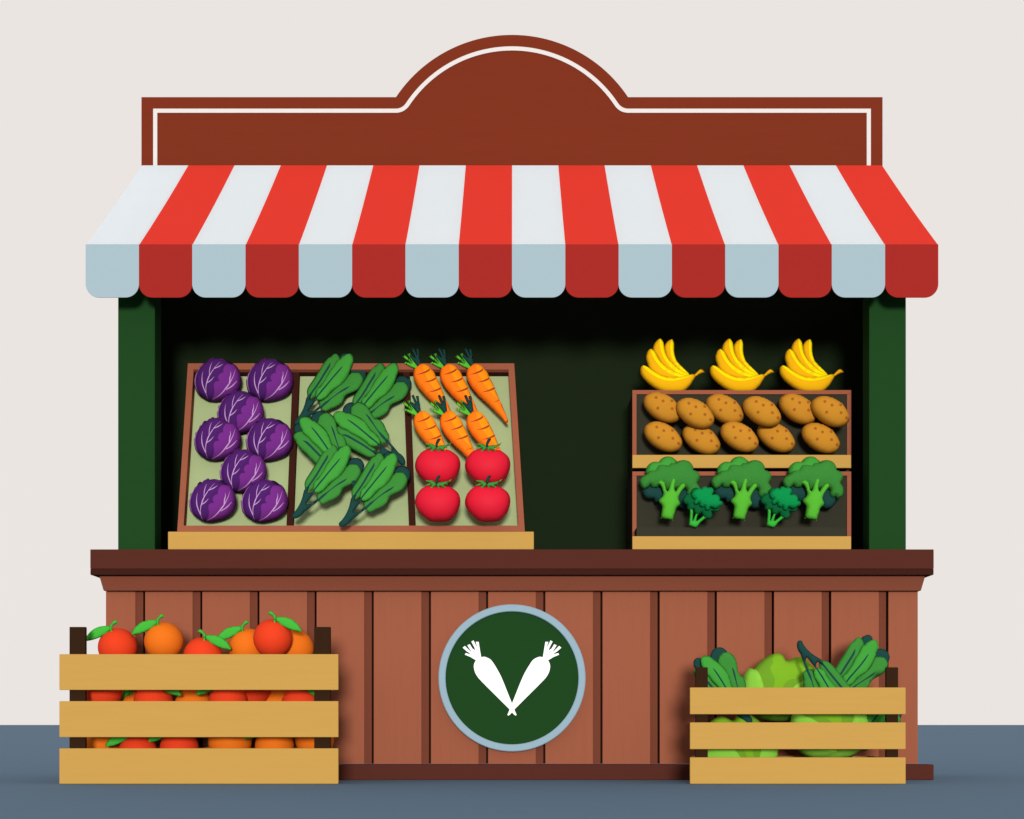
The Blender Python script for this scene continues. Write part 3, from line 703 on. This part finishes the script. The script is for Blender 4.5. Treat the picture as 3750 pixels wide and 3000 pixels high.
fr = [(431,2371,'r',1,-.26,'red fruit showing above the top slat beside the left post'),
      (600,2349,'o',1,-.26,'orange fruit above the top slat, between two red ones on the left'),
      (743,2404,'r',-1,-.27,'lowest red fruit above the top slat, its leaf pointing right'),
      (908,2372,'o',1,-.22,'orange fruit above the top slat with a leaf crossing the lowest red one'),
      (999,2338,'r',-1,-.31,'highest red fruit, in front of two orange ones'),
      (1077,2376,'o',0,-.20,'orange fruit above the top slat squeezed between the highest red fruit and the right post'),
      (377,2532,'r',0,-.27,'red fruit in the upper gap beside the left post'),
      (502,2604,'o',1,-.17,'mostly hidden orange fruit with a leaf in the upper gap, behind a red one'),
      (561,2572,'r',-1,-.30,'red fruit in the upper gap whose leaf points right'),
      (709,2590,'o',0,-.22,'orange fruit in the upper gap between two leaves'),
      (835,2569,'r',1,-.29,'red fruit in the upper gap whose leaf points left'),
      (925,2520,'r',0,-.21,'leafless red fruit in the upper gap, low side showing below the top slat'),
      (1012,2568,'o',0,-.15,'orange fruit in the upper gap behind two red ones on the right'),
      (1100,2586,'r',-1,-.28,'red fruit in the upper gap beside the right post'),
      (378,2722,'o',0,-.20,'orange fruit in the lower gap beside the left post'),
      (505,2757,'r',1,-.28,'red fruit in the lower gap whose leaf crosses the orange one by the left post'),
      (657,2741,'r',1,-.27,'red fruit in the lower gap just left of the bare space'),
      (843,2716,'o',0,-.26,'largest orange fruit in the lower gap, just right of the bare space'),
      (1005,2732,'o',1,-.27,'orange fruit in the lower gap between two other orange ones'),
      (1152,2708,'o',0,-.22,'orange fruit in the lower gap, half behind the right post')]
for px, py, c, lf, y, lb in fr:
    key = (c, lf)
    if key not in protos: protos[key] = fruit({'r': 'red peel', 'o': 'orange peel'}[c], lf); o = protos[key]
    else: o = dup(protos[key])
    if py == 2716: put(o, px, py, y); o.scale *= 1.12
    else: put(o, px, py, y)
    tag(o, lb, 'fruit', 'fruit in the slatted crate')

# ------------------------------------------------------------------ lettuce and greens in the right crate
la = (2860, 2520)
lo_o = [(2722,2478),(2730,2462),(2740,2449),(2749,2447),(2760,2451),(2773,2434),(2797,2413),(2820,2399),(2836,2394),(2849,2392.5),(2863,2397),(2873,2408),(2878,2419),(2886,2421),(2896,2415),(2910,2408),(2925,2406),(2937,2408),(2954,2417),(2971,2434),(2984,2454),(2998,2490),(3003,2535),(2990,2585),(2960,2620),(2920,2638),(2870,2644),(2820,2641),(2775,2628),(2740,2600),(2722,2560),(2715,2520)]
lm = [([(2838,2380),(2823,2415),(2823,2430),(2813,2445),(2815,2460),(2826,2485),(2826,2505),(2822,2520),(2810,2560),(2770,2560),(2786,2518),(2776,2480),(2752,2445),(2770,2425),(2797,2400)], 1, 0),
      ([(2710,2480),(2735,2440),(2748,2436),(2764,2453),(2779,2485),(2787,2520),(2792,2600),(2730,2640),(2690,2560),(2700,2500)], 2, .008),
      ([(2855,2518),(2870,2497),(2885,2489),(2905,2487),(2925,2478),(2940,2468),(3020,2440),(3020,2640),(2830,2660),(2840,2560)], 1, .006),
      ([(2894,2518),(2920,2500),(2950,2485),(3020,2470),(3020,2600),(2990,2640),(2850,2620),(2862,2560)], 2, .008),
      ([(2720,2610),(2790,2600),(2850,2612),(2960,2590),(3010,2580),(2980,2670),(2740,2670)], 3, 0)]
def lettuce(mirror):
    r = thing('lettuce')
    puff('head', cr(lo_o, 7), la, .075, ['lettuce green', 'lettuce olive', 'lettuce light', 'lettuce base'], [(cr(p, 7), i, h) for p, i, h in lm], parent=r, sp=8, mirror=mirror)
    return r
l1 = lettuce(False); put(l1, la[0], la[1], -.16); tag(l1, 'uppermost lettuce, rising above the top slat between the leafy greens', 'lettuce', 'lettuces in the crate')
l2 = lettuce(True); put(l2, 2684 + (2882 - la[0]), la[1] + 218, -.285); tag(l2, 'lettuce low in the crate beside its left post', 'lettuce', 'lettuces in the crate')
l3 = dup(l2); put(l3, 5895 - la[0], la[1] + 141, -.275); tag(l3, 'lettuce behind the middle slat on the right, below the uppermost one', 'lettuce', 'lettuces in the crate')
# the stalk-up bunch turns about its stalk end, the others about the point between their ribs
def around(px, py, ref, rot):
    a = math.radians(rot); dx, dy = A_MID[0] - ref[0], A_MID[1] - ref[1]
    return px + dx * math.cos(a) + dy * math.sin(a), py - dx * math.sin(a) + dy * math.cos(a)
c1 = bunch(71.2); put(c1, *around(2608, 2448.4, z2([(945, 543)])[0], 71.2), -.32); tag(c1, 'leafy green bunch behind the left post of the slatted crate, tips up', 'leafy greens', gC)
c2 = bunch(-109.4); put(c2, *around(2926.1, 2346.9, z2([(110, 1590)])[0], -109.4), -.325); tag(c2, 'leafy green bunch standing upside down in the slatted crate, dark stalk end up', 'leafy greens', gC)
c3 = dup(bA); put(c3, ax + 1930.4, ay + 707.8, -.25); tag(c3, 'leafy green bunch leaning to the right post of the slatted crate, tallest there', 'leafy greens', gC)
c4 = dup(bA); put(c4, ax + 1976.8, ay + 910.8, -.19); tag(c4, 'leafy green bunch low in the slatted crate, glimpsed between slats by the right post', 'leafy greens', gC)

# ------------------------------------------------------------------ light: overcast sky and a broad soft sun
EXPO = -0.4
w = bpy.data.worlds.new('World'); SC.world = w; w.use_nodes = True
nt = w.node_tree; bg = nt.nodes['Background']
SUN_EL, SUN_AZ = math.radians(5), math.radians(2)     # azimuth: to the right of the camera's back
sky = nt.nodes.new('ShaderNodeTexSky'); sky.sky_type = 'NISHITA'; sky.sun_disc = False
sky.sun_elevation = SUN_EL; sky.sun_rotation = math.pi - SUN_AZ
mx = nt.nodes.new('ShaderNodeMix'); mx.data_type = 'RGBA'; mx.inputs['Factor'].default_value = .985
STR = .1
mx.inputs['B'].default_value = (*[v / STR * 2 ** -EXPO for v in lin((236, 230, 226.5))], 1)
nt.links.new(sky.outputs['Color'], mx.inputs['A']); nt.links.new(mx.outputs['Result'], bg.inputs['Color'])
bg.inputs['Strength'].default_value = STR
sl = bpy.data.lights.new('sun', 'SUN'); sl.energy = 5.0; sl.angle = math.radians(10); sl.color = (1, .975, .95)
so_ = bpy.data.objects.new('sun', sl); C.objects.link(so_)
dirv = Vector((math.sin(SUN_AZ) * math.cos(SUN_EL), -math.cos(SUN_AZ) * math.cos(SUN_EL), math.sin(SUN_EL)))
so_.rotation_euler = dirv.to_track_quat('Z', 'Y').to_euler(); so_.location = dirv * 20

# ------------------------------------------------------------------ camera
cam = bpy.data.cameras.new('camera'); co_ = bpy.data.objects.new('camera', cam); C.objects.link(co_)
co_.location = (0, -D, ZC); co_.rotation_euler = (math.pi / 2, 0, 0)
cam.sensor_fit = 'HORIZONTAL'; cam.sensor_width = 36; cam.lens = 36 * F / 3750
cam.shift_y = (HY - 1500) / 3750
cam.clip_start = .1; cam.clip_end = 12000
SC.camera = co_
vs = SC.view_settings
vs.view_transform = 'Standard'; vs.look = 'None'; vs.gamma = 1; vs.exposure = EXPO; vs.use_curve_mapping = False
SC.render.engine = 'CYCLES'
